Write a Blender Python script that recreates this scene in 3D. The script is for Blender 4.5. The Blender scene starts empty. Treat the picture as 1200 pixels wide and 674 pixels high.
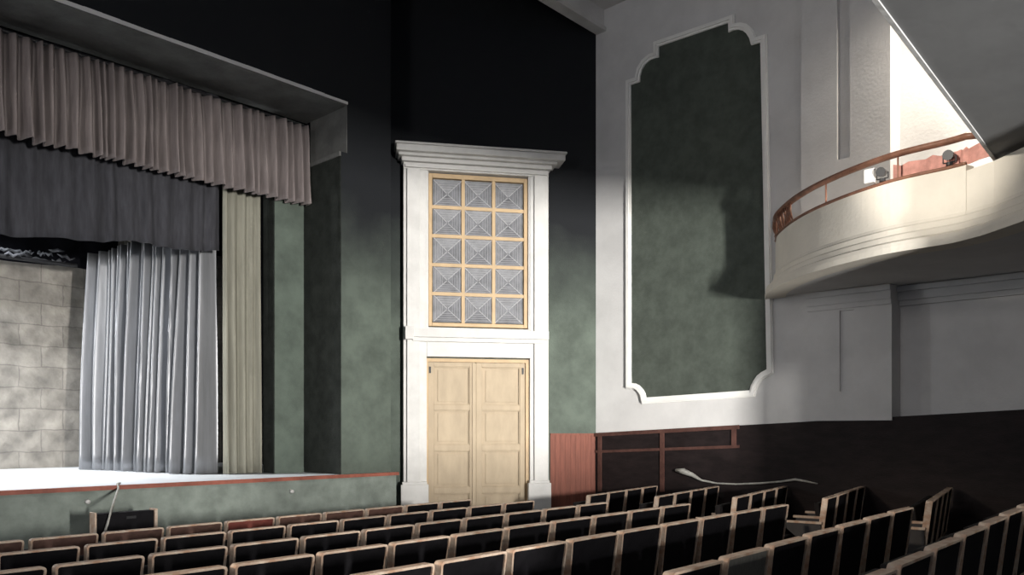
import bpy, bmesh, math, random
from mathutils import Vector, Matrix, noise
random.seed(7)
C = bpy.context.scene.collection
F = 950.0; HV = 505.0; EYE = 1.69
FA, FB = 0.7336, 0.6796            # camera forward in room axes (X along the stage, Y towards it)

# ------------------------------------------------------------------ pixel -> point on a plane
def ab(u):
    s = (u-600)/F
    return FA+FB*s, FB-FA*s
def onX(u, v, X):
    a, b = ab(u); t = X/a
    return (X, t*b, EYE+(HV-v)/F*t)
def onY(u, v, Y):
    a, b = ab(u); t = Y/b
    return (t*a, Y, EYE+(HV-v)/F*t)
def onZ(u, v, z):
    a, b = ab(u); t = (z-EYE)*F/(HV-v)
    return (t*a, t*b, z)
def floor_z(Y): return max(0.0, 0.0463*(7.03-Y))

# ------------------------------------------------------------------ materials
def mat(name, col, rough=0.7, var=0.0, scale=6.0, bump=0.0, bscale=40.0, metal=0.0, col2=None, stretch=None, spec=0.3, contrast=(0.35,0.65)):
    m = bpy.data.materials.new(name); m.use_nodes = True
    nt = m.node_tree; b = nt.nodes['Principled BSDF']
    b.inputs['Roughness'].default_value = rough; b.inputs['Metallic'].default_value = metal
    b.inputs['Specular IOR Level'].default_value = spec
    b.inputs['Base Color'].default_value = (*col, 1)
    tc = nt.nodes.new('ShaderNodeTexCoord'); mp = nt.nodes.new('ShaderNodeMapping')
    nt.links.new(tc.outputs['Object'], mp.inputs['Vector'])
    if stretch: mp.inputs['Scale'].default_value = stretch
    if var > 0 or col2:
        n = nt.nodes.new('ShaderNodeTexNoise'); n.inputs['Scale'].default_value = scale; n.inputs['Detail'].default_value = 7
        n.inputs['Roughness'].default_value = 0.62
        nt.links.new(mp.outputs['Vector'], n.inputs['Vector'])
        r = nt.nodes.new('ShaderNodeValToRGB')
        c2 = col2 if col2 else tuple(c*(1-var) for c in col)
        c1 = tuple(min(1, c*(1+var*0.35)) for c in col) if not col2 else col
        r.color_ramp.elements[0].position = contrast[0]; r.color_ramp.elements[1].position = contrast[1]
        r.color_ramp.elements[0].color = (*c2, 1); r.color_ramp.elements[1].color = (*c1, 1)
        nt.links.new(n.outputs['Fac'], r.inputs['Fac']); nt.links.new(r.outputs['Color'], b.inputs['Base Color'])
    if bump > 0:
        n2 = nt.nodes.new('ShaderNodeTexNoise'); n2.inputs['Scale'].default_value = bscale; n2.inputs['Detail'].default_value = 5
        nt.links.new(mp.outputs['Vector'], n2.inputs['Vector'])
        bp = nt.nodes.new('ShaderNodeBump'); bp.inputs['Strength'].default_value = bump; bp.inputs['Distance'].default_value = 0.02
        nt.links.new(n2.outputs['Fac'], bp.inputs['Height']); nt.links.new(bp.outputs['Normal'], b.inputs['Normal'])
    return m

M = {}
M['white'] = mat('white_plaster', (0.66,0.65,0.64), 0.75, 0.10, 1.6, 0.15, 30)
M['white_trim'] = mat('white_trim', (0.64,0.63,0.61), 0.6, 0.10, 4, 0.08, 50)
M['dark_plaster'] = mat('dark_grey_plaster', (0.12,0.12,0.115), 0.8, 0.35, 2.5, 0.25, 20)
M['bright_trim'] = mat('bright_white_moulding', (0.86,0.85,0.82), 0.55, 0.06, 4, 0.05, 50)
M['grey_plaster'] = mat('grey_plaster', (0.40,0.40,0.40), 0.8, 0.18, 1.2, 0.25, 20)
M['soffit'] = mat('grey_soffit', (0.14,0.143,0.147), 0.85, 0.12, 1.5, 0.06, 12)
M['cream_plaster'] = mat('cream_plaster', (0.76,0.71,0.62), 0.7, 0.08, 2, 0.12, 30)
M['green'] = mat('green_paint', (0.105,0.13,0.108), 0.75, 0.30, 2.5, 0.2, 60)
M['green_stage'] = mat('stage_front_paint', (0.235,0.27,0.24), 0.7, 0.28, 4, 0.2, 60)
M['green_panel'] = mat('panel_paint', (0.078,0.092,0.077), 0.8, 0.25, 5, 0.25, 70)
M['black_paint'] = mat('black_paint', (0.012,0.013,0.016), 0.85, 0.4, 3, 0.2, 60, spec=0.15)
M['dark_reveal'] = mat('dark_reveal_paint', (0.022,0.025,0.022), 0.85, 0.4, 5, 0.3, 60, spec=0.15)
M['red_board'] = mat('red_brown_boards', (0.21,0.072,0.048), 0.65, 0.25, 5, 0.2, 30, stretch=(6,6,0.6))
M['red_lip'] = mat('red_lip_paint', (0.30,0.10,0.07), 0.5, 0.3, 6, 0.1, 30)
M['dark_wood'] = mat('dark_brown_panelling', (0.018,0.012,0.012), 0.6, 0.4, 4, 0.15, 25, stretch=(1,1,3), spec=0.2)
M['red_rail'] = mat('reddish_rail_wood', (0.095,0.045,0.036), 0.55, 0.35, 8, 0.1, 30, spec=0.2)
M['cream_door'] = mat('cream_door_paint', (0.45,0.36,0.25), 0.6, 0.12, 2.2, 0.1, 40, stretch=(3,3,1))
M['ochre'] = mat('ochre_frame_paint', (0.54,0.39,0.23), 0.55, 0.12, 5)
M['pane'] = mat('patterned_grey_panes', (0.19,0.195,0.21), 0.45, 0.3, 9, 0.2, 60)
M['pane_ridge'] = mat('pane_ridges', (0.42,0.42,0.44), 0.5)
M['seat_frame'] = mat('pale_worn_wood', (0.56,0.47,0.38), 0.5, 0.35, 14, 0.15, 60, col2=(0.40,0.25,0.17))
M['seat_brown'] = mat('brown_backing_board', (0.115,0.060,0.046), 0.6, 0.4, 9, 0.1, 40)
M['seat_red'] = mat('reddish_backing_board', (0.19,0.050,0.038), 0.6, 0.3, 9, 0.1, 40)
M['seat_dark'] = mat('dark_backing_board', (0.0065,0.006,0.0075), 0.7, 0.4, 9, 0.1, 40, spec=0.12)
M['seat_pale'] = mat('bare_grey_ply', (0.13,0.128,0.115), 0.7, 0.3, 30, stretch=(4,4,.4))
M['seat_pad'] = mat('dark_seat_pad', (0.010,0.008,0.008), 0.8, 0.3, 9)
M['iron'] = mat('cast_iron', (0.03,0.03,0.032), 0.5, 0.2, 9, metal=0.4)
M['floor'] = mat('worn_dark_floor', (0.045,0.036,0.032), 0.6, 0.4, 3, 0.2, 20)
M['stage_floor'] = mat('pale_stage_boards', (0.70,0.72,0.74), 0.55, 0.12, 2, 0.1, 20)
M['valance'] = mat('rose_grey_velvet', (0.21,0.18,0.175), 0.9, 0.25, 3, 0.1, 60, stretch=(6,6,0.7), spec=0.1)
M['border'] = mat('grey_border_cloth', (0.06,0.06,0.068), 0.9, 0.3, 3, 0.1, 60, stretch=(5,5,0.8), spec=0.1)
M['silver'] = mat('silver_grey_satin', (0.275,0.28,0.295), 0.38, metal=0.5, var=0.2, scale=2, bump=0.03, bscale=60, stretch=(6,6,0.5), spec=0.5)
M['khaki'] = mat('khaki_drape', (0.27,0.262,0.215), 0.85, 0.2, 3, 0.1, 60, stretch=(6,6,0.5), spec=0.1)
M['black_cloth'] = mat('black_cloth', (0.006,0.006,0.008), 0.95, spec=0.05)
M['rag'] = mat('grey_rags', (0.14,0.145,0.16), 0.8, 0.6, 9)
M['pink'] = mat('pink_cloth', (0.60,0.30,0.25), 0.8, 0.3, 9)
M['rail'] = mat('brown_rail_wood', (0.24,0.115,0.075), 0.4, 0.35, 9, 0.05, 30)
M['lamp_black'] = mat('black_metal', (0.02,0.02,0.022), 0.4)
M['cable'] = mat('pale_cable', (0.45,0.44,0.40), 0.6, 0.3, 20)

def stone_mat():
    m = bpy.data.materials.new('pale_stone_blocks'); m.use_nodes = True
    nt = m.node_tree; b = nt.nodes['Principled BSDF']; b.inputs['Roughness'].default_value = 0.9
    tc = nt.nodes.new('ShaderNodeTexCoord'); mp = nt.nodes.new('ShaderNodeMapping')
    mp.inputs['Rotation'].default_value = (math.pi/2, 0, 0)
    nt.links.new(tc.outputs['Object'], mp.inputs['Vector'])
    br = nt.nodes.new('ShaderNodeTexBrick'); br.inputs['Scale'].default_value = 1.0
    br.inputs['Brick Width'].default_value = 0.62; br.inputs['Row Height'].default_value = 0.33
    br.inputs['Mortar Size'].default_value = 0.012; br.inputs['Mortar Smooth'].default_value = 0.6
    br.inputs['Color1'].default_value = (0.36,0.34,0.31,1); br.inputs['Color2'].default_value = (0.29,0.275,0.25,1)
    br.inputs['Mortar'].default_value = (0.23,0.215,0.20,1)
    n = nt.nodes.new('ShaderNodeTexNoise'); n.inputs['Scale'].default_value = 3.5; n.inputs['Detail'].default_value = 9
    nt.links.new(tc.outputs['Object'], n.inputs['Vector'])
    dist = nt.nodes.new('ShaderNodeVectorMath'); dist.operation = 'MULTIPLY_ADD'
    dist.inputs[1].default_value = (0.09,0.09,0.09)
    nt.links.new(n.outputs['Color'], dist.inputs[0]); nt.links.new(mp.outputs['Vector'], dist.inputs[2])
    nt.links.new(dist.outputs['Vector'], br.inputs['Vector'])
    r = nt.nodes.new('ShaderNodeValToRGB'); r.color_ramp.elements[0].position = .3; r.color_ramp.elements[1].position = .7
    r.color_ramp.elements[0].color = (.55,.54,.53,1); r.color_ramp.elements[1].color = (1.25,1.22,1.18,1)
    nt.links.new(n.outputs['Fac'], r.inputs['Fac'])
    mx = nt.nodes.new('ShaderNodeMix'); mx.data_type = 'RGBA'; mx.blend_type = 'MULTIPLY'; mx.inputs[0].default_value = 1
    nt.links.new(br.outputs['Color'], mx.inputs[6]); nt.links.new(r.outputs['Color'], mx.inputs[7])
    nt.links.new(mx.outputs[2], b.inputs['Base Color'])
    bp = nt.nodes.new('ShaderNodeBump'); bp.inputs['Strength'].default_value = .8; bp.inputs['Distance'].default_value = 0.05
    nt.links.new(n.outputs['Fac'], bp.inputs['Height']); nt.links.new(bp.outputs['Normal'], b.inputs['Normal'])
    return m
M['stone'] = stone_mat()

def shaded_above(name, lo, hi, z0, soft):
    """Wall colour darkened above a ragged line at height z0; upper gloom painted in."""
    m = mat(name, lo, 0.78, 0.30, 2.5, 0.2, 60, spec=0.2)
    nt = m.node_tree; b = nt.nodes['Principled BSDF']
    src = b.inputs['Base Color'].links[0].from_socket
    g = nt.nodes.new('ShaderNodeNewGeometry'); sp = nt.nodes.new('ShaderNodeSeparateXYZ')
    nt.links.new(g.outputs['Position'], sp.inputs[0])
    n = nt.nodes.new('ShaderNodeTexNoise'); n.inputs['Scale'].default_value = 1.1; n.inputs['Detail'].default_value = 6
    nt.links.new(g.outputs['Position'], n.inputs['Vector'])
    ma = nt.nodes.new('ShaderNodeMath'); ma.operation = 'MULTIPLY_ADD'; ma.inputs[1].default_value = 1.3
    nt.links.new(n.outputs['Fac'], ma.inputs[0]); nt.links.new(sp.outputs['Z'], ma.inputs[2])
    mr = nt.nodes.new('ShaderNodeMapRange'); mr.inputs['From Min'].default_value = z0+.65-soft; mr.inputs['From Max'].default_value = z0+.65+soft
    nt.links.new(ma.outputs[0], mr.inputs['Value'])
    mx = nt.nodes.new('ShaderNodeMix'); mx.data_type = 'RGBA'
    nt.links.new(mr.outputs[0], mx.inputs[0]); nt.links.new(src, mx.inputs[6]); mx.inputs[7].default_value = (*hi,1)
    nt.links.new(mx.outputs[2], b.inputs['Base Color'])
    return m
M['green_wall'] = shaded_above('green_wall_shaded_above', (0.105,0.127,0.107), (0.013,0.0145,0.017), EYE+2.3, 0.8)  # dimness of the upper front walls is put into this colour

# ------------------------------------------------------------------ mesh helpers
class MB:
    def __init__(s): s.v = []; s.f = []
    def add(s, vs, fs):
        o = len(s.v); s.v += [tuple(p) for p in vs]; s.f += [tuple(i+o for i in f) for f in fs]
    def box(s, x0, x1, y0, y1, z0, z1, T=None):
        vs = [(x, y, z) for z in (z0, z1) for y in (y0, y1) for x in (x0, x1)]
        if T: vs = [T(p) for p in vs]
        s.add(vs, [(0,2,3,1),(4,5,7,6),(0,1,5,4),(2,6,7,3),(0,4,6,2),(1,3,7,5)])
    def prism(s, poly, fn, d0, d1):
        """poly = list of 2-D points, fn(p, depth) -> 3-D point."""
        n = len(poly)
        vs = [fn(p, d0) for p in poly]+[fn(p, d1) for p in poly]
        s.add(vs, [tuple(range(n)), tuple(range(2*n-1, n-1, -1))]+[(i, n+i, n+(i+1) % n, (i+1) % n) for i in range(n)])
    def ring(s, outer, inner, fn, d0, d1):
        n = len(outer)
        vs = [fn(p, d0) for p in outer]+[fn(p, d0) for p in inner]+[fn(p, d1) for p in outer]+[fn(p, d1) for p in inner]
        fs = []
        for i in range(n):
            j = (i+1) % n
            fs += [(i, j, n+j, n+i), (2*n+i, 3*n+i, 3*n+j, 2*n+j), (i, 2*n+i, 2*n+j, j), (n+i, n+j, 3*n+j, 3*n+i)]
        s.add(vs, fs)
    def loft(s, rings, closed=False, cap=True):
        """rings: list of equal-length point loops."""
        m = len(rings[0]); vs = [p for r in rings for p in r]; fs = []
        k = len(rings)
        for i in range(k if closed else k-1):
            a = i*m; b = ((i+1) % k)*m
            for j in range(m):
                jj = (j+1) % m
                fs.append((a+j, a+jj, b+jj, b+j))
        if cap and not closed:
            fs.append(tuple(range(m-1, -1, -1))); fs.append(tuple((k-1)*m+i for i in range(m)))
        s.add(vs, fs)
    def tube(s, path, r, n=8, squash=1.0):
        path = [Vector(p) for p in path]; rings = []
        for i, p in enumerate(path):
            d = (path[min(i+1, len(path)-1)]-path[max(i-1, 0)]).normalized()
            up = Vector((0,0,1)) if abs(d.z) < .9 else Vector((1,0,0))
            a = d.cross(up).normalized(); b = a.cross(d).normalized()
            rr = r[i] if isinstance(r, (list, tuple)) else r
            rings.append([p+a*math.cos(2*math.pi*k/n)*rr+b*math.sin(2*math.pi*k/n)*rr*squash for k in range(n)])
        s.loft(rings)
    def build(s, name, m, parent=None, smooth=False, bevel=0.0, local=None):
        me = bpy.data.meshes.new(name); me.from_pydata(s.v, [], s.f); me.update()
        bm = bmesh.new(); bm.from_mesh(me); bmesh.ops.recalc_face_normals(bm, faces=bm.faces); bm.to_mesh(me); bm.free()
        me.materials.append(m)
        if smooth:
            for p in me.polygons: p.use_smooth = True
        o = bpy.data.objects.new(name, me); C.objects.link(o)
        if parent: o.parent = parent
        if bevel:
            b = o.modifiers.new('bevel', 'BEVEL'); b.width = bevel; b.segments = 2; b.limit_method = 'ANGLE'
        return o
def tag(o, label=None, cat=None, group=None, kind=None):
    if label: o['label'] = label
    if cat: o['category'] = cat
    if group: o['group'] = group
    if kind: o['kind'] = kind
    return o
def struct(o): o['kind'] = 'structure'; return o
def empty(name, loc, label=None, cat=None, group=None, rz=0):
    o = bpy.data.objects.new(name, None); C.objects.link(o); o.location = loc; o.rotation_euler = (0,0,rz)
    o.empty_display_size = .2
    return tag(o, label, cat, group)

# ================================================================== SETTING
XW = 10.10; XR = 10.36            # right side wall, and its recess past the pilaster
CEIL = EYE+6.48
# splay wall, in camera frame y = 12 + .194 (x + 1.705)
def splay_pt(u):
    s = (u-600)/F
    y = (12+.194*1.705)/(1-.194*s); x = s*y
    return Vector((x*FB+y*FA, -x*FA+y*FB, 0)), y
S0, _ = splay_pt(458); S1, _ = splay_pt(698.3)
E1 = (S1-S0).normalized(); NRM = Vector((E1.y, -E1.x, 0))
if NRM.dot(Vector((-1,-1,0))) < 0: NRM = -NRM
def S(u, v):
    p, y = splay_pt(u)
    return ((p-S0).dot(E1), EYE+(HV-v)/F*y)
def SP(p, d):                      # local (h, z), depth towards the room -> world
    q = S0+E1*p[0]+NRM*d
    return (q.x, q.y, p[1])
def SBOX(mb, h0, h1, d0, d1, z0, z1):
    mb.box(h0, h1, d0, d1, z0, z1, T=lambda p: SP((p[0], p[2]), p[1]))
YC = S1.y
XW = S1.x

mb = MB()
for (ya, yb) in ((-6.0, 7.03), (7.03, 9.9)):
    mb.add([(-6,ya,floor_z(ya)),(10.6,ya,floor_z(ya)),(10.6,yb,floor_z(yb)),(-6,yb,floor_z(yb)),
            (-6,ya,floor_z(ya)-.2),(10.6,ya,floor_z(ya)-.2),(10.6,yb,floor_z(yb)-.2),(-6,yb,floor_z(yb)-.2)],
           [(0,1,2,3),(7,6,5,4),(0,4,5,1),(1,5,6,2),(2,6,7,3),(3,7,4,0)])
struct(mb.build('floor', M['floor']))
mb = MB(); mb.box(-6, 10.6, 1.4, YC-.02, CEIL, CEIL+.15); struct(mb.build('ceiling', M['white']))
CEIL2 = CEIL+1.3
mb = MB(); mb.box(-6, 10.6, YC-.02, 10.0, CEIL2, CEIL2+.15); mb.box(-6, 10.6, YC-.021, YC+.0, CEIL+.15, CEIL2)
struct(mb.build('ceiling_front', M['black_paint']))

# proscenium wall, plane Y = 9
YA = 9.0; ZST = EYE-.58; ZH = EYE+4.375
XP = 6.37; XE = 7.206
mb = MB()
mb.box(XP, XE, YA, YA+.87, ZST, EYE+3.72)                 # right pier
mb.box(XP+.10, XE, YA, YA+.87, EYE+3.72, CEIL2)
mb.box(-6, XP+.10, YA, YA+.40, ZH, CEIL2)                   # header wall
mb.box(-6, -.9, YA, YA+.87, ZST, ZH)                      # left pier
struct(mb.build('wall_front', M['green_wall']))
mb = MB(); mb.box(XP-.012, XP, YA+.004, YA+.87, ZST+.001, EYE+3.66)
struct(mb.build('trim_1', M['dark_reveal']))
mb = MB()                                                 # lighter cap at the top of the reveal
mb.box(XP-.03, XP+.098, YA+.003, YA+.86, EYE+3.66, EYE+3.72)
mb.box(XP+.086, XP+.0995, YA+.003, YA+.86, EYE+3.72, ZH-.002)
struct(mb.build('trim_2', M['dark_plaster']))
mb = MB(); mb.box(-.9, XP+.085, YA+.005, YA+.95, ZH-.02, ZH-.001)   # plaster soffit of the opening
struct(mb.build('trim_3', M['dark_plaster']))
mb = MB()                                                  # worn pale arris of the soffit
for i in range(40):
    x0 = -.9+i*(XP+1.0)/40; x1 = x0+(XP+1.0)/40
    hh = .035+.018*noise.noise(Vector((x0*1.7,0,0)))
    mb.box(x0, x1, YA-.012, YA-.0005, ZH-.005, ZH+hh)
struct(mb.build('trim_4', M['white']))
# inner frame
mb = MB(); mb.box(5.90, XP-.013, YA+.87, YA+1.14, ZST, EYE+4.3)
mb.box(-.9, 5.90, YA+1.15, YA+1.3, EYE+4.0, EYE+6)
mb.box(-.9, -.4, YA+.87, YA+1.14, ZST, EYE+4.3)
struct(mb.build('wall_inner_frame', M['green']))
mb = MB(); mb.box(5.885, 5.899, YA+.874, YA+1.14, ZST+.001, EYE+4.3); struct(mb.build('trim_5', M['dark_reveal']))
# splayed wall
hS = (S1-S0).length
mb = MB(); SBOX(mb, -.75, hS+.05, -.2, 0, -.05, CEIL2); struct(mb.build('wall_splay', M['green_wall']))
# red board wainscot right of the door case
h0, z0 = S(640, 508); h1, _ = S(698, 508)
mb = MB()
nb = 9
for i in range(nb):
    a = h0+.06+(hS-.005-h0-.06)*i/nb; b = h0+.06+(hS-.005-h0-.06)*(i+1)/nb
    SBOX(mb, a+.001, b-.001, 0.001, .018, 0.005, z0-.03)
SBOX(mb, h0+.06, hS-.005, 0.001, .03, z0-.03, z0)
struct(mb.build('trim_6', M['red_board']))

# right wall
mb = MB()
mb.box(XW, XW+.4, onX(1047,300,XW)[1], YC+.1, -.1, CEIL)
struct(mb.build('wall_right', M['white']))
YPIL = onX(1047,300,XW)[1]
mb = MB(); mb.box(XR, XR+.2, -5, YPIL, -.1, CEIL); struct(mb.build('wall_right_recess', M['white']))
# wainscot on the right wall, raked like the floor
zt = lambda Y: EYE-.04+.047*(YC-Y)
mb = MB()
mb.prism([(YC-.02, 0.0), (YC-.02, zt(YC)), (-3, zt(-3)), (-3, 0.3)], lambda p, d: (d, p[0], p[1]), XW-.035, XW-.001)
mb.prism([(YPIL, 0.1), (YPIL, zt(YPIL)), (-3, zt(-3)), (-3, 0.3)], lambda p, d: (d, p[0], p[1]), XW+.0, XR-.001)
struct(mb.build('trim_7', M['dark_wood']))
mb = MB()
def rbar(Y0, Y1, dz0, dz1, d=.02):
    mb.prism([(Y0, zt(Y0)+dz0), (Y0, zt(Y0)+dz1), (Y1, zt(Y1)+dz1), (Y1, zt(Y1)+dz0)], lambda p, q: (q, p[0], p[1]), XW-.035-d, XW-.0355)
YD = onX(868,500,XW)[1]
rbar(YC-.03, YD, -.05, .005, .03)
rbar(YC-.03, YD, -.305, -.265)
for uu in (705, 778, 862):
    y = onX(uu, 530, XW)[1]
    rbar(y+.032, y-.032, -.3 if uu == 862 else -.9 if y > 5 else -.8, -.05, .024)
struct(mb.build('trim_8', M['red_rail']))
mb = MB()                                                  # cornice header running parallel to the stage
mb.box(-6, XW-.001, YC-.16, YC-.02, EYE+6.20, CEIL)
struct(mb.build('trim_9', M['white']))
mb = MB(); mb.box(-6, XW-.001, YC-.20, YC-.015, EYE+6.14, EYE+6.20); struct(mb.build('trim_10', M['white_trim']))

# pilaster on the right wall with its sunk strip
def pil(name, u0, u1, z0, z1, ui0, ui1, vi0, vi1, mm, dep=.11):
    ya = onX(u0, 300, XW)[1]; yb = YPIL
    ia = onX(ui0, 300, XW)[1]; ib = onX(ui1, 300, XW)[1]
    za = onX(ui0, vi1, XW)[2]; zb = onX(ui0, vi0, XW)[2]
    zb = min(zb, z1-.1)
    m = MB(); d0 = XW-.0005; d1 = XW-dep
    m.box(d1, d0, yb, ib, z0, z1); m.box(d1, d0, ia, ya, z0, z1)
    m.box(d1, d0, ib, ia, z0, za); m.box(d1, d0, ib, ia, zb, z1)
    m.box(d0-.03, d0, ib, ia, za, zb)
    return struct(m.build(name, mm))
pil('trim_11', 943, 1045, EYE+1.95, CEIL-.002, 985, 1000, -200, 190, M['white'])
pil('trim_12', 949, 1047, zt(4.2)+.005, EYE+1.725, 986, 1003, 365, 459, M['white'], .06)
# cornice under the balcony, along the recess wall and over the pilaster
mb = MB()
for k, (dx, za, zb) in enumerate(((.05, 1.50, 1.56), (.09, 1.56, 1.66), (.14, 1.66, 1.725))):
    mb.box(XR-dx, XR-.001, -3, YPIL-.001, EYE+za, EYE+zb)
    mb.box(XW-.06-dx*.5, XW-.061, YPIL, onX(949,300,XW)[1]+.0, EYE+za, EYE+zb)
struct(mb.build('trim_13', M['white']))

# big shaped panel on the right wall
inner = [(772.8,54.9),(854.4,27.3),(854.6,38.6),(860,36),(866,35.2),(871,36.4),(875.5,40),(879,45.5),(881.2,53.6),(892,50.4),
         (899.5,433),(893,436.5),(888,440.5),(884,446.5),(881,452),(879.6,457.6),(758,466),(757,461),(754.5,456.5),(750.5,452),(746,449.6),(740.5,449),
         (740.2,100),(750.6,96.6),(751,90),(753,82),(757,75.5),(763,70.5),(768.5,68.6),(772.8,67.7)]
Q = [onX(u, v, XW)[1:] for u, v in inner]
def offset(poly, w):
    A = sum(poly[i][0]*poly[(i+1) % len(poly)][1]-poly[(i+1) % len(poly)][0]*poly[i][1] for i in range(len(poly)))
    sg = 1 if A > 0 else -1; out = []; n = len(poly)
    for i in range(n):
        p0 = Vector(poly[i-1]); p1 = Vector(poly[i]); p2 = Vector(poly[(i+1) % n])
        a = (p1-p0).normalized(); b = (p2-p1).normalized()
        na = Vector((a.y, -a.x))*sg; nb_ = Vector((b.y, -b.x))*sg
        m = (na+nb_); L = m.length
        m = m/L if L > 1e-6 else na
        k = w/max(.45, m.dot(na))
        out.append(tuple(p1+m*k))
    return out
mb = MB(); mb.prism(offset(Q, .008), lambda p, d: (XW-d, p[0], p[1]), .0005, .008)
wp = empty('wall_panel', (0,0,0), 'tall dark green wall panel with scalloped corners and white moulding', 'wall panel')
mb.build('panel_field', M['green_panel'], wp)
mb = MB()
o1 = offset(Q, .03); o2 = offset(Q, .075); o3 = offset(Q, .09)
fn = lambda p, d: (XW-d, p[0], p[1])
mb.ring(o1, Q, fn, .0005, .03); mb.ring(o2, o1, fn, .0005, .05); mb.ring(o3, o2, fn, .0005, .025)
mb.build('moulding', M['bright_trim'], wp)

# ================================================================== DOOR CASE AND GRILLE on the splayed wall
def sh(u): return S(u, 300)[0]
def sz(v, u=560): return S(u, v)[1]
dc = empty('door_surround', SP((sh(556), 0), .0), 'tall white door surround with cornice, mid sill and pilasters', 'door surround')
dcI = Matrix.Translation(Vector(dc.location)).inverted()
def pbuild(m, name, mm, parent, inv, **k):
    m.v = [tuple(inv @ Vector(p)) for p in m.v]
    return m.build(name, mm, parent, **k)
zc0 = sz(207); zc1 = sz(198); zs0 = sz(404); zs1 = sz(389); zd = sz(420); zb = sz(566)
L0, L1 = sh(472), sh(499); R0, R1 = sh(618.5), sh(640)
for (a, b) in ((L0, L1), (R0, R1)):
    mb = MB(); SBOX(mb, a, b, .001, .16, 0.0, zc0)
    mid = a+(b-a)*.55
    if a == L0: SBOX(mb, a+.05, mid+.05, .16, .21, zb, zc0)
    else: SBOX(mb, mid-.10, b-.04, .16, .21, zb, zc0)
    pbuild(mb, 'pilaster', M['white_trim'], dc, dcI, bevel=.006)
    mb = MB(); SBOX(mb, a-.04, b+.02, .161, .25, 0.0, zb)
    SBOX(mb, a-.02, b, .161, .235, zb, zb+.04)
    o = pbuild(mb, 'plinth', M['white_trim'], dc, dcI, bevel=.006)
mb = MB()
SBOX(mb, L0, R1, .001, .17, zc0, zc1)
SBOX(mb, L0+.02, R1-.02, .17, .21, zc0+.02, zc0+.06)
SBOX(mb, L0-.03, R1+.03, .001, .25, zc1-.02, zc1+.04)
SBOX(mb, L0-.08, R1+.10, .001, .32, zc1+.04, zc1+.08)
SBOX(mb, sh(463), sh(655), .001, .40, zc1+.08, zc1+.17)
SBOX(mb, sh(463)-.02, sh(655)+.02, .001, .43, zc1+.17, zc1+.20)
pbuild(mb, 'cornice', M['white_trim'], dc, dcI, bevel=.008)
mb = MB()
SBOX(mb, L1, R0, .001, .12, zs1, sz(386)); SBOX(mb, L0+.10, R1-.02, .161, .27, zs0+.07, zs1)
SBOX(mb, L0+.13, R1-.05, .161, .23, zs0+.01, zs0+.07); SBOX(mb, L1, R0, .001, .165, sz(420), zs1)
SBOX(mb, L0+.02, L0+.14, .211, .29, zs0+.03, zs1+.03)
pbuild(mb, 'sill', M['white_trim'], dc, dcI, bevel=.006)
mb = MB(); SBOX(mb, sh(498), sh(501), .001, .14, zs1, zc0); SBOX(mb, sh(617), R0, .001, .14, zs1, zc0)
pbuild(mb, 'jamb', M['white_trim'], dc, dcI)

# grille window: 3 x 5 panes with crossed ribs
gw = empty('grille_window', SP((sh(559), sz(386)), .02), 'ochre framed window grille of fifteen square grey panes with crossed ribs', 'grille window')
gI = Matrix.Translation(Vector(gw.location)).inverted()
g0, g1 = sh(501.5), sh(616.5); gz0, gz1 = sz(384.5), sz(208.5)
mb = MB(); bw = .055
SBOX(mb, g0, g0+bw, .01, .10, gz0, gz1); SBOX(mb, g1-bw, g1, .01, .10, gz0, gz1)
SBOX(mb, g0+bw, g1-bw, .01, .10, gz0, gz0+bw); SBOX(mb, g0+bw, g1-bw, .01, .10, gz1-bw*1.2, gz1)
pbuild(mb, 'window_frame', M['ochre'], gw, gI, bevel=.006)
mb = MB(); ih0, ih1, iz0, iz1 = g0+bw, g1-bw, gz0+bw, gz1-bw*1.2
cw = (ih1-ih0)/3; ch = (iz1-iz0)/5
for i in (1, 2): SBOX(mb, ih0+cw*i-.025, ih0+cw*i+.025, .02, .09, iz0, iz1)
for j in range(1, 5):
    for i in range(3):
        SBOX(mb, ih0+cw*i+(.025 if i else 0), ih0+cw*(i+1)-(.025 if i < 2 else 0), .02, .09, iz0+ch*j-.025, iz0+ch*j+.025)
pbuild(mb, 'glazing_bar', M['ochre'], gw, gI)
pm = MB(); rm = MB()
for i in range(3):
    for j in range(5):
        cx = ih0+cw*(i+.5); cz = iz0+ch*(j+.5); hw = cw/2-.012; hh = ch/2-.012
        cs = [(-hw,-hh),(hw,-hh),(hw,hh),(-hw,hh)]
        pm.add([SP((cx+a, cz+b), .065) for a, b in cs]+[SP((cx, cz), .022)]+[SP((cx+a, cz+b), .003) for a, b in cs],
               [(0,1,4),(1,2,4),(2,3,4),(3,0,4),(5,6,7,8),(0,5,6,1),(1,6,7,2),(2,7,8,3),(3,8,5,0)])
        for a, b in cs:                                  # diagonal ribs
            rm.tube([SP((cx+a*.96, cz+b*.96), .068), SP((cx+a*.04, cz+b*.04), .030)], .0075, 5)
        for q in (.82, .66, .50, .34):                   # nested squares
            dd = .022+.043*q+.003
            for k in range(4):
                a, b = cs[k]; c, d = cs[(k+1) % 4]
                rm.tube([SP((cx+a*q, cz+b*q), dd), SP((cx+c*q, cz+d*q), dd)], .0032, 4)
pbuild(pm, 'pane', M['pane'], gw, gI); pbuild(rm, 'rib', M['pane_ridge'], gw, gI)

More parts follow.
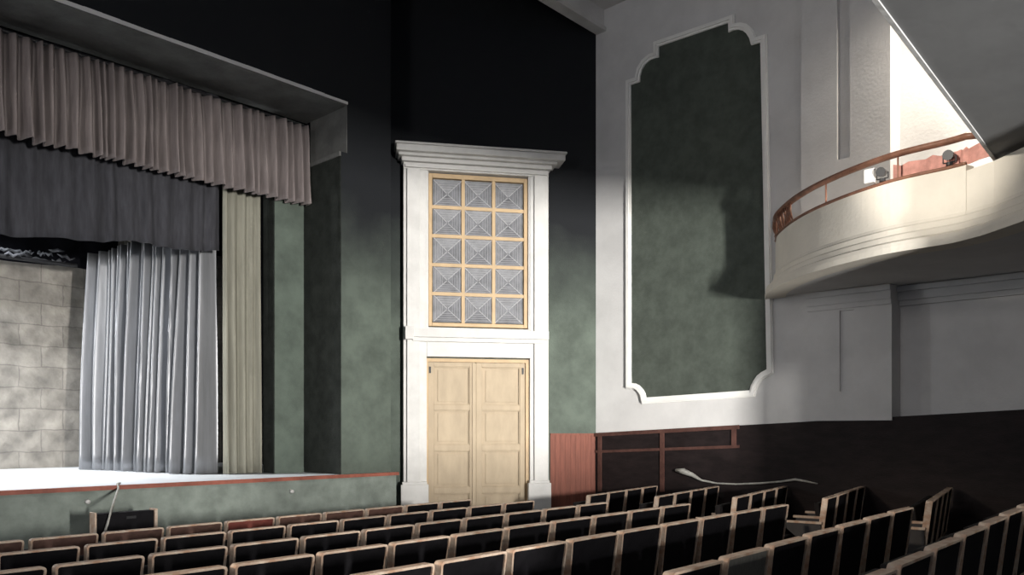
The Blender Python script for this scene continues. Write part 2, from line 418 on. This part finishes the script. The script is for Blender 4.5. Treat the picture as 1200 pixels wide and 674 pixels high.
# double door
dd_ = empty('double_door', SP((sh(556.5), 0), .02), 'closed cream panelled double door under the window grille', 'door')
dI = Matrix.Translation(Vector(dd_.location)).inverted()
zdt = sz(421.5); o0 = L1-.0; o0 = sh(493.5)
mb = MB()
SBOX(mb, L1+.001, sh(501), .002, .10, 0, zdt); SBOX(mb, sh(614.5), R0-.001, .002, .10, 0, zdt); SBOX(mb, sh(501), sh(614.5), .002, .10, zdt-.05, zdt)
pbuild(mb, 'door_frame', M['ochre'], dd_, dI)
vp = [(430.5,475),(481,521),(528,570.5),(577.5,615)]
for (ua, ub, pa, pb_) in ((501.3,556,508,550),(557.4,614.2,564,608.5)):
    mb = MB(); a, b = sh(ua), sh(ub); pa_, pb2 = sh(pa), sh(pb_)
    top = zdt-.052
    SBOX(mb, a, pa_, .01, .065, 0.02, top); SBOX(mb, pb2, b, .01, .065, 0.02, top)
    edges = [top]+[z for v0, v1 in vp for z in (sz(v0), sz(v1))]+[.02]
    for k in range(0, len(edges), 2): SBOX(mb, pa_, pb2, .01, .065, edges[k+1], edges[k])
    for v0, v1 in vp:
        SBOX(mb, pa_, pb2, .01, .022, sz(v1), sz(v0))
        SBOX(mb, pa_+.06, pb2-.06, .022, .036, sz(v1)+.05, sz(v0)-.05)
        for (c, d, e, f_) in ((pa_, pa_+.015, sz(v1), sz(v0)), (pb2-.015, pb2, sz(v1), sz(v0))): SBOX(mb, c, d, .035, .055, e, f_)
        SBOX(mb, pa_, pb2, .035, .055, sz(v0)-.015, sz(v0)); SBOX(mb, pa_, pb2, .035, .055, sz(v1), sz(v1)+.015)
    leaf = pbuild(mb, 'door_leaf', M['cream_door'], dd_, dI, bevel=.003)
    mb = MB(); hc = sh(503.5) if ua < 520 else sh(611.5)
    SBOX(mb, hc-.012, hc+.012, .066, .085, sz(438.5), sz(431))
    pbuild(mb, 'hinge', M['iron'], leaf, dI)
mb = MB(); SBOX(mb, sh(552.6), sh(557.0), .066, .085, .05, zdt-.06)
pbuild(mb, 'meeting_strip', M['cream_door'], dd_, dI)

# ================================================================== STAGE
mb = MB()
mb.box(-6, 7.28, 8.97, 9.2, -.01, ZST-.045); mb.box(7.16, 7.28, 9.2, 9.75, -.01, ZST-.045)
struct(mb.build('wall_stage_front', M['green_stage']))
mb = MB(); mb.box(-6, 7.3, 8.93, 9.0, ZST-.044, ZST-.001); struct(mb.build('trim_14', M['red_lip']))
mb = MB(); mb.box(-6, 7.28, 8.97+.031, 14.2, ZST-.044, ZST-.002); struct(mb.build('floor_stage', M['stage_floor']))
mb = MB(); mb.box(-6, 7.4, 14.0, 14.3, ZST-.1, EYE+3.2); struct(mb.build('wall_back', M['stone']))
mb = MB()
mb.box(-6.0, 7.4, 14.0, 14.3, EYE+3.2, EYE+6.4); mb.box(7.28, 7.4, 9.9, 14, ZST-.1, EYE+6.4)
mb.box(-6, 7.4, 9.45, 14.3, EYE+6.4, EYE+6.5); mb.box(-6.12, -6, 9, 14.3, ZST-.1, EYE+6.5)
struct(mb.build('wall_stage_house', M['black_cloth']))

def drape(name, p0, p1, ztop, zbot, folds, amp, mm, label, cat, seed=0, nseg=None, thick=.006, group=None, hem=.0, shape=.8):
    """Hanging cloth between plan points p0 and p1; ztop/zbot are functions of 0..1."""
    rnd = random.Random(seed)
    p0 = Vector((*p0, 0)); p1 = Vector((*p1, 0)); d = (p1-p0); n = Vector((d.y, -d.x, 0)).normalized()
    N = nseg or folds*12; R = 14
    ph = [0.0]
    ws = [rnd.uniform(.55, 1.5) for _ in range(folds+2)]
    tot = sum(ws[:folds]); cum = [0]
    for w in ws[:folds]: cum.append(cum[-1]+w/tot)
    am = [rnd.uniform(.55, 1.25) for _ in range(folds+2)]
    def off(t, f):
        k = 0
        while k < folds-1 and t > cum[k+1]: k += 1
        q = (t-cum[k])/max(1e-6, cum[k+1]-cum[k])
        a = am[k]*amp*(.55+.45*f)
        return a*(0.5-.5*math.cos(2*math.pi*q))**shape + amp*.35*noise.noise(Vector((t*folds*.9, f*.8, seed)))
    m = MB(); V = []
    for j in range(R+1):
        f = j/R
        for i in range(N+1):
            t = i/N
            tt = t+.25/folds*noise.noise(Vector((t*folds*.5, f*1.3, seed+9)))
            zt_, zb_ = ztop(t), zbot(t)
            if hem: zb_ += hem*noise.noise(Vector((t*folds*.4, 3, seed)))
            q = p0+d*t+n*off(min(1, max(0, tt)), f)
            V.append((q.x, q.y, zt_+(zb_-zt_)*f))
    W = N+1
    m.add(V, [(j*W+i, j*W+i+1, (j+1)*W+i+1, (j+1)*W+i) for j in range(R) for i in range(N)])
    o = m.build(name, mm, None, smooth=True)
    s = o.modifiers.new('thickness', 'SOLIDIFY'); s.thickness = thick
    tag(o, label, cat, group)
    return o
c = lambda z: (lambda t: EYE+z)
drape('valance_curtain', (-.5, 9.80), (6.335, 9.80), c(4.22), lambda t: EYE+3.12+.0*t, 62, .19, M['valance'],
      'pleated rose grey valance hanging across the top of the stage opening', 'curtain', 3, nseg=760, hem=.03)
mb = MB(); mb.tube([(-.6,9.81,EYE+4.25),(6.36,9.81,EYE+4.25)], .02, 8)
tag(mb.build('curtain_rail', M['lamp_black']), 'dark rail carrying the rose grey valance at its top', 'curtain rail')
drape('border_curtain', (.6, 10.2), (5.17, 10.02), c(4.6), lambda t: EYE+2.0+.34*t, 18, .06, M['border'],
      'dark grey border cloth hanging behind the valance', 'curtain', 5, nseg=260, hem=.08)
drape('back_border_curtain', (-2, 13.5), (5.2, 13.35), c(5.2), lambda t: EYE+2.50, 14, .05, M['black_cloth'],
      'black cloth above the pale stone wall at the back of the stage', 'curtain', 6, nseg=160, hem=.08)
drape('side_curtain', (4.66, 13.0), (5.31, 10.35), lambda t: EYE+2.62+.2*t, lambda t: ZST+.01, 19, .30, M['silver'],
      'silver grey satin curtain in deep folds at the right of the stage', 'curtain', 11, nseg=560, shape=1.7)
drape('leg_curtain', (5.27, 10.10), (5.79, 10.06), c(3.4), lambda t: ZST+.01, 5, .10, M['khaki'],
      'narrow khaki drape beside the right proscenium frame', 'curtain', 21, nseg=120)
# rigging pipe with ragged bundled cloth over the stone wall
rg = empty('rigging_pipe', (2.2, 13.1, EYE+2.44), 'pipe wrapped with ragged grey cloth above the stone wall', 'pipe')
mb = MB(); mb.tube([(-3.4,0,.02),(2.3,0,.04)], .03, 8); mb.build('pipe', M['iron'], rg)
mb = MB(); rnd = random.Random(4)
for i in range(60):
    x = -2.2+i*.072; y = rnd.uniform(-.05,.05); z = rnd.uniform(-.06,.10)+.012*(i/6)
    L = rnd.uniform(.08,.26); a = rnd.uniform(-.5,.5)
    pts = [(x+L*k/4*math.cos(a), y+.02*math.sin(k*2+i), z+L*k/4*math.sin(a)*.4+.02*math.sin(k*3+i)) for k in range(5)]
    mb.tube(pts, [.006,.02*rnd.uniform(.5,1.3),.026,.016,.004], 6)
mb.build('rag', M['rag'], rg, smooth=True)

# cable over the lip
mb = MB()
p = [onZ(150,571.5,ZST+.012)]
p0 = onY(139, 569, 8.9)
pts = [(p0[0]+.10, 9.12, ZST+.012), (p0[0]+.01, 8.96, ZST+.014), (p0[0]-.0, 8.905, ZST-.03)]
for v, yy in ((585,8.35), (595,7.96), (612,7.94), (626,7.94)):
    q = onY(137.5-(v-575)*.30, v, yy); pts.append(q)
mb.tube(pts, .012, 6)
tag(mb.build('hanging_cable', M['cable'], smooth=True), 'pale cable hanging over the red stage lip', 'cable')
# small pale knobs on the stage front (lamp sockets)
for i, (u, v) in enumerate(((102,588),(341,576))):
    x, y, z = onY(u, v, 8.97)
    mb = MB(); mb.tube([(x,8.969,z),(x,8.93,z),(x,8.925,z)], [.028,.022,.004], 10)
    o = mb.build('socket', M['white_trim'], smooth=True)
    tag(o, ['round pale socket on the green stage front, nearer the hanging cable', 'round pale socket on the green stage front, nearer the door'][i], 'socket', 'sockets on the stage front')
# black upright cabinet before the stage
x0 = onY(110,603,8.0)[0]; x1 = onY(184,598,8.0)[0]; zt_ = EYE-.775
cab = empty('cabinet', ((x0+x1)/2, 8.0, 0), 'low black cabinet with pale side boards standing before the stage', 'cabinet')
mb = MB(); w = (x1-x0)/2
mb.box(-w+.02, w-.03, 0, .10, .0, zt_-.005); mb.build('body', M['seat_dark'], cab, bevel=.004)
for a, b in ((-w, -w+.019), (w-.029, w)):
    mb = MB(); mb.box(a, b, -.02, .11, 0, zt_+.01); mb.build('side_board', M['seat_frame'], cab, bevel=.004)
mb = MB(); mb.box(.0, .09, -.008, -.0005, zt_-.07, zt_-.045); mb.build('handle', M['iron'], cab)

# ================================================================== BALCONY
ZB0 = EYE+1.73; ZBT = EYE+2.46
top_px = [(910,277),(918,269),(931,259),(952.6,247),(976,237),(1002,227),(1052,211),(1109,199),(1132,192.7)]
tp = [onZ(u, v, ZBT)[:2] for u, v in top_px]
tp = [(XW+.1, tp[0][1]+.22), (10.0, tp[0][1]+.10)]+tp
def cr(P, n):                                            # Catmull-Rom resample
    out = []
    for i in range(len(P)-1):
        p0 = Vector(P[max(i-1,0)]); p1 = Vector(P[i]); p2 = Vector(P[i+1]); p3 = Vector(P[min(i+2,len(P)-1)])
        for k in range(n):
            t = k/n
            out.append(.5*((2*p1)+(-p0+p2)*t+(2*p0-5*p1+4*p2-p3)*t*t+(-p0+3*p1-3*p2+p3)*t**3))
    out.append(Vector(P[-1])); return out
def smooth_path(P, it=3):
    P = [Vector(p) for p in P]
    for _ in range(it):
        P = [P[0]]+[(P[i-1]+P[i]*2+P[i+1])/4 for i in range(1, len(P)-1)]+[P[-1]]
    return P
curve = smooth_path(cr(tp, 6), 8)
kx = curve[-1]
turn = [Vector((kx.x-.14, kx.y-.26)), Vector((kx.x-.45, kx.y-.62)), Vector((kx.x-1.1, kx.y-1.25))]
def normals(P):
    out = []
    for i in range(len(P)):
        d = (P[min(i+1,len(P)-1)]-P[max(i-1,0)]).normalized()
        out.append(Vector((d.y, -d.x)))
    return out
def outward(P):
    n = normals(P)
    return [-v if v.dot(Vector((-1,.0))) < 0 else v for v in n]
prof = [(0,0.73),(.0,.30),(.01,.27),(.03,.25),(.03,.20),(.05,.18),(.06,.13),(.09,.11),(.12,.10),(.13,.06),(.13,.0)]
bal = empty('balcony', (kx.x, kx.y, ZB0), 'curved cream side balcony with moulded lower edge and brown handrail', 'balcony')
bI = Matrix.Translation(Vector(bal.location)).inverted()
def parapet(P, ztop):
    nr = outward(P); rings = []
    for p, n in zip(P, nr):
        r = []
        for d, z in prof:
            zz = ztop if z > .7 else ZB0+z
            q = p+n*d; r.append((q.x, q.y, zz))
        for d, zz in ((-.12, ZB0), (-.12, ztop)):
            q = p+n*d; r.append((q.x, q.y, zz))
        rings.append(r)
    return rings
mb = MB(); mb.loft(parapet(curve, ZBT)); pbuild(mb, 'parapet', M['cream_plaster'], bal, bI)
P2 = [kx+Vector((-.004,-.004))]+turn
mb = MB(); mb.loft(parapet(P2, EYE+2.40)); pbuild(mb, 'parapet', M['cream_plaster'], bal, bI)
pts = [(p.x, p.y) for p in curve[::2]]+[(p.x, p.y) for p in P2]+[(kx.x-1.1, kx.y-3), (XR-.002, kx.y-3), (XR-.002, YPIL-.002), (XW-.111, YPIL-.002), (XW-.111, curve[0].y-.1)]
mb = MB(); mb.prism(pts, lambda p, d: (p[0], p[1], d), ZB0+.004, ZB0+.18); pbuild(mb, 'balcony_floor', M['white'], bal, bI)
rail = [(p.x, p.y, EYE+2.72) for p in curve[3:]]
# curl the end down onto the parapet
rail = [(curve[2].x, curve[2].y, ZBT+.02), (curve[2].x-.01, curve[2].y-.03, ZBT+.12)]+[(x, y, z-.06 if i < 2 else z) for i, (x, y, z) in enumerate(rail)]
rail.append((kx.x-.02, kx.y-.1, EYE+2.70))
mb = MB(); mb.tube(rail, .042, 10, squash=.75); pbuild(mb, 'handrail', M['rail'], bal, bI, smooth=True)
mb = MB(); mb.tube([(p.x, p.y, ZBT+.012) for p in curve[4:]], .018, 6); pbuild(mb, 'coping', M['rail'], bal, bI, smooth=True)
for k in (10, 20, 34, 48):
    if k < len(curve):
        p = curve[k]; mb = MB(); mb.tube([(p.x, p.y, ZBT+.02), (p.x, p.y, EYE+2.70)], .010, 6); pbuild(mb, 'post', M['rail'], bal, bI)
# torn pink cloth between rail and coping
nC = len(curve); mb = MB(); seg = curve[int(nC*.78):]+[kx+Vector((-.05,-.10)), kx+Vector((-.10,-.2))]
mm_ = []
for i, p in enumerate(seg):
    n = Vector((1,0)); lo = ZBT+.03; hi = EYE+2.66-.03*abs(math.sin(i*1.3))
    for z in (lo, hi): mm_.append((p.x+.10+.012*math.sin(i*2.1), p.y, z))
mb.add(mm_, [(2*i, 2*i+1, 2*i+3, 2*i+2) for i in range(len(seg)-1)])
o = mb.build('cloth', M['pink']); s_ = o.modifiers.new('t', 'SOLIDIFY'); s_.thickness = .008
tag(o, 'torn pink cloth tied between balcony rail and parapet', 'cloth')
mb = MB(); rnd = random.Random(3)
for i in range(9):
    p = curve[int(nC*.26)+i]
    mb.tube([(p.x, p.y, ZBT+.03), (p.x-.01, p.y+.03*math.sin(i), ZBT+.13), (p.x+.01, p.y+.03, EYE+2.70)], [.008, .022, .01], 6)
tag(mb.build('torn_rag', M['rail'], smooth=True), 'torn brown rag hanging at the far end of the balcony rail', 'rag')
def spotlamp(k, label, white=False):
    p = curve[k]; e = empty('spotlight', (p.x+.0, p.y, ZBT+.03), label, 'spotlight', 'small spotlights on the balcony edge')
    m = MB(); m.tube([(.0,0,.0),(.0,0,.03)], .03, 10); m.build('base', M['lamp_black'], e)
    m = MB(); m.tube([(-.06,-.0,.085),(.03,0,.10)], [.048,.04], 12); m.build('lamp_body', M['lamp_black'], e)
    m = MB(); m.tube([(0,-.055,.03),(0,-.055,.09)], .006, 6); m.tube([(0,.055,.03),(0,.055,.09)], .006, 6); m.tube([(0,-.055,.03),(0,.055,.03)], .006, 6)
    m.build('bracket', M['lamp_black'], e)
    if white:
        m = MB(); m.box(-.03, .05, .07, .17, .01, .15); m.build('control_box', M['white_trim'], e, bevel=.004)
spotlamp(int(nC*.765), 'small black spotlight with white box on the balcony edge', True)
spotlamp(int(nC*.91), 'small black spotlight in front of the pink cloth')

# upper gallery overhead
GE = lambda X: 1.63+.045*(X-4.77)
gx = XR-.002
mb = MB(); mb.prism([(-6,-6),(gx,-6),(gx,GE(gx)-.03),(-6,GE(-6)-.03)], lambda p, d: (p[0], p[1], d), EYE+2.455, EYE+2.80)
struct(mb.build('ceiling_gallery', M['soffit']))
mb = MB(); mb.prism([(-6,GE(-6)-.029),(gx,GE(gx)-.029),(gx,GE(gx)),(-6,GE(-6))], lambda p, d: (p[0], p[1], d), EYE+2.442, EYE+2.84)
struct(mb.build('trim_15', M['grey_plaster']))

mb = MB()  # unseen panel added behind the camera to shadow the right wall
hz0, hz1 = EYE+.27, EYE+.44
mb.box(5.70, 5.76, -1.32, -1.20, 0.2, EYE+2.44); mb.box(5.92, 10.35, -1.32, -1.20, 0.2, EYE+2.44)
mb.box(5.76, 5.92, -1.32, -1.20, 0.2, hz0); mb.box(5.76, 5.92, -1.32, -1.20, hz1, EYE+2.44)  # gap shaped to let one small light patch through
mb.box(2.5, 5.70, -1.32, -1.20, 0.2, EYE-.15)  # unseen low panel added to dim near seats and lower door
struct(mb.build('light_blocker', M['white']))
# ================================================================== SEATS
def seat_proto():
    root = empty('theatre_seat', (0,0,0), 'x', 'theatre seat')
    rec = lambda z, y: y-(z-.40)*.13
    W = .247; H = .86; z0 = .36; b = .013; r = .022
    def rr(w, lo, hi, rad):
        P = [(-w+.02, lo), (w-.02, lo)]
        for k in range(5):
            a = k/4*math.pi/2; P.append((w-rad+rad*math.cos(a), hi-rad+rad*math.sin(a)))
        for k in range(5):
            a = math.pi/2+k/4*math.pi/2; P.append((-w+rad+rad*math.cos(a), hi-rad+rad*math.sin(a)))
        return P
    f = lambda p, d: (p[0], rec(p[1], d), p[1])
    m = MB(); m.ring(rr(W, z0, H, r), rr(W-b, z0+b, H-b, r*.6), f, -.028, .028)
    fr = m.build('back_frame', M['seat_frame'], root)
    m = MB(); m.prism(rr(W-b-.001, z0+b+.001, H-b-.001, r*.6), f, -.018, .018)
    bp_ = m.build('back_panel', M['seat_dark'], root)
    m = MB(); T = lambda p: (p[0], .075+p[1]-(p[2]-.36)*-.10, p[2])
    m.box(-W+.015, W-.015, 0, .055, .36, .76, T); sp_ = m.build('seat_pad', M['seat_pad'], root, bevel=.012)
    for sx in (-1, 1):
        x0 = sx*.2495 if sx > 0 else -.2665; x1 = x0+.017
        m = MB()
        m.prism([(-.03,-.12),(.16,-.12),(.16,.03),(.09,.06),(.07,.34),(.34,.57),(.34,.60),(-.02,.60),(-.03,.30)], lambda p, d: (d, p[0], p[1]), x0, x1)
        m.build('leg', M['iron'], root)
        m = MB(); m.box(x0-.0, x1+.0, -.03, .37, .601, .625); m.build('armrest', M['seat_frame'], root, bevel=.003)
    return root
proto = seat_proto()
SM = {}
def copy_tree(o, parent=None):
    c_ = o.copy(); C.objects.link(c_)
    if parent: c_.parent = parent
    for ch in list(o.children): copy_tree(ch, c_)
    return c_
used = [False]
def place(x, y, z, rz, label, group, panel=None, down=False):
    o = proto if not used[0] else copy_tree(proto)
    used[0] = True
    o.location = (x, y, z); o.rotation_euler = (0, 0, rz); o['label'] = label; o['group'] = group; o['category'] = 'theatre seat'
    todo.append((o, panel, down))
todo = []
ordn = ['aisle-end','second','third','fourth','fifth','sixth','seventh','eighth','ninth','tenth','eleventh','twelfth','thirteenth']
rown = ['front','second','third','fourth','fifth','sixth','nearest']
# (X of aisle-end seat, Y there, seats, top height relative to eye)
rows = [(6.594,7.08,10,-.827),(6.66,6.13,11,-.789),(6.67,5.115,11,-.748),(6.69,4.147,11,-.703),(6.75,3.19,10,-.656),(6.66,2.12,8,-.608),(6.96,1.24,9,-.482)]
tilt = .022
for r, (X, Y, n, zt__) in enumerate(rows):
    for k in range(n):
        x = X-k*.5385*math.cos(tilt); y = Y-k*.5385*math.sin(tilt); z = EYE+zt__-.86-(.0105*k if r == 6 else .006*k if r == 5 else 0)
        panel = None
        col = 'dark'
        if r == 0 and k >= 2: panel = 'seat_brown'; col = 'brown'
        if r == 0 and k == 5: panel = 'seat_red'; col = 'reddish'
        if r == 5 and k == 5: panel = 'seat_pale'; col = 'bare grey'
        pos = 'at the aisle' if k == 0 else ordn[k]+' from the aisle'
        lab = f'{col} theatre seat {pos}, {rown[r]} row of the main block'
        place(x, y, z, tilt, lab, 'folding seats of the main block', panel)
# right block, rows turned towards the stage
t2 = math.radians(10)
for r, (uL, Yr) in enumerate(((683.6,6.12),(763,5.13),(854,4.18),(962,3.22),(1080,2.22))):
    zt__ = -.79+.042*r
    a, b = ab(uL); XL = Yr*a/b
    XL = min(XL, XW-.05-4*.5385*math.cos(t2)-.02)
    for k in range(4):
        h = (k+.5)*.5385
        x = XL+h*math.cos(t2); y = Yr+h*math.sin(t2)
        lab = 'dark theatre seat %s, row %s of the right block' % (
            ['at the aisle','second from the aisle','third from the aisle','nearest the wall'][k], ['farthest back','second farthest','in the middle','second nearest','nearest the camera'][r])
        place(x, y, EYE+zt__-.86, t2, lab, 'folding seats of the right block', None, down=(k == 0 and r in (3, 4)))
for o, panel, down in todo:
    for ch in o.children:
        if panel and ch.name.startswith('back_panel'):
            ch.data = ch.data.copy(); ch.data.materials[0] = M[panel]
        if down and ch.name.startswith('seat_pad'):
            ch.rotation_euler = (math.radians(-84), 0, 0); ch.location = (0, .02, .36+.10)
            ch['label'] = 'seat pad folded down'

# pale cable and rag on the dark wainscot
px = [(792,551),(801,552.5),(812,557),(822,563),(840,566.5),(862,567.5),(890,566.5),(915,564.5),(932,562),(944,564),(958,567)]
mb = MB(); mb.tube([onX(u, v, XW-.075) for u, v in px], [.02,.045,.03,.016,.012,.012,.014,.013,.018,.014,.008], 7)
tag(mb.build('draped_rope', M['cable'], smooth=True), 'pale frayed rope slung along the dark wainscot of the side wall', 'rope')

# ================================================================== LIGHTS
def area(name, loc, target, size, power, col=(1,1,1), sy=None, spread=math.pi):
    l = bpy.data.lights.new(name, 'AREA'); l.energy = power; l.color = col; l.size = size
    if sy: l.shape = 'RECTANGLE'; l.size_y = sy
    l.spread = spread
    o = bpy.data.objects.new(name, l); C.objects.link(o); o.location = loc
    o.rotation_euler = (Vector(target)-Vector(loc)).to_track_quat('-Z', 'Y').to_euler()
    return o
def spot(name, loc, target, power, angle, blend, radius, col=(1,1,1)):
    l = bpy.data.lights.new(name, 'SPOT'); l.energy = power; l.color = col; l.spot_size = math.radians(angle); l.spot_blend = blend; l.shadow_soft_size = radius
    o = bpy.data.objects.new(name, l); C.objects.link(o); o.location = loc
    o.rotation_euler = (Vector(target)-Vector(loc)).to_track_quat('-Z', 'Y').to_euler()
    return o
area('rear_daylight', (0.7,-8.3,EYE+.45), (9.6,7.4,EYE+.9), .34, 640, (1,.97,.92), 1.3, math.radians(62))
area('side_daylight', (-5.5,3.2,EYE+3.6), (10,5,EYE+2.4), 2.2, 180, (1,.94,.90), 2.2)
spot('left_daylight', (-5.0,3.4,EYE+3.2), (8.2,2.25,EYE+2.65), 8000, 8.5, .8, .08, (1,.93,.82))
area('stage_light', (-1.5,12.0,EYE+2.0), (3.4,14.0,ZST+1.2), 1.2, 95, (1,.97,.92), 1.2)
area('stage_downlight', (2.6,11.9,EYE+3.9), (2.9,11.7,ZST), .5, 210, (.94,.97,1), .5, math.radians(110))
spot('stage_floodlight', (0.6,13.7,EYE+1.9), (4.9,10.2,ZST+.0), 320, 110, .5, .06, (.92,.96,1))
spot('seat_fill_light', (-5.6,3.4,EYE+1.7), (5.2,3.2,EYE-1.5), 2400, 21, .9, .25, (1,.82,.64))  # added warm fill without a visible source, lifts the seat trims
area('balcony_light', (9.75,1.9,EYE+5.0), (XR,1.9,EYE+2.9), .5, 130, (1,.90,.76))

w = bpy.data.worlds.new('World'); bpy.context.scene.world = w; w.use_nodes = True
w.node_tree.nodes['Background'].inputs[0].default_value = (.60,.75,1,1); w.node_tree.nodes['Background'].inputs[1].default_value = .24

# ================================================================== CAMERA
cd = bpy.data.cameras.new('Camera'); cam = bpy.data.objects.new('Camera', cd); C.objects.link(cam)
cam.location = (0,0,EYE); cam.rotation_euler = (math.pi/2, 0, -math.atan2(FA, FB))
cd.sensor_width = 36; cd.lens = F/1200*36; cd.shift_y = (HV-337)/1200; cd.clip_start = .05; cd.clip_end = 100
sc = bpy.context.scene; sc.camera = cam
sc.view_settings.view_transform = 'Standard'; sc.view_settings.look = 'None'; sc.view_settings.gamma = 1
sc.view_settings.exposure = 0; sc.view_settings.use_curve_mapping = False
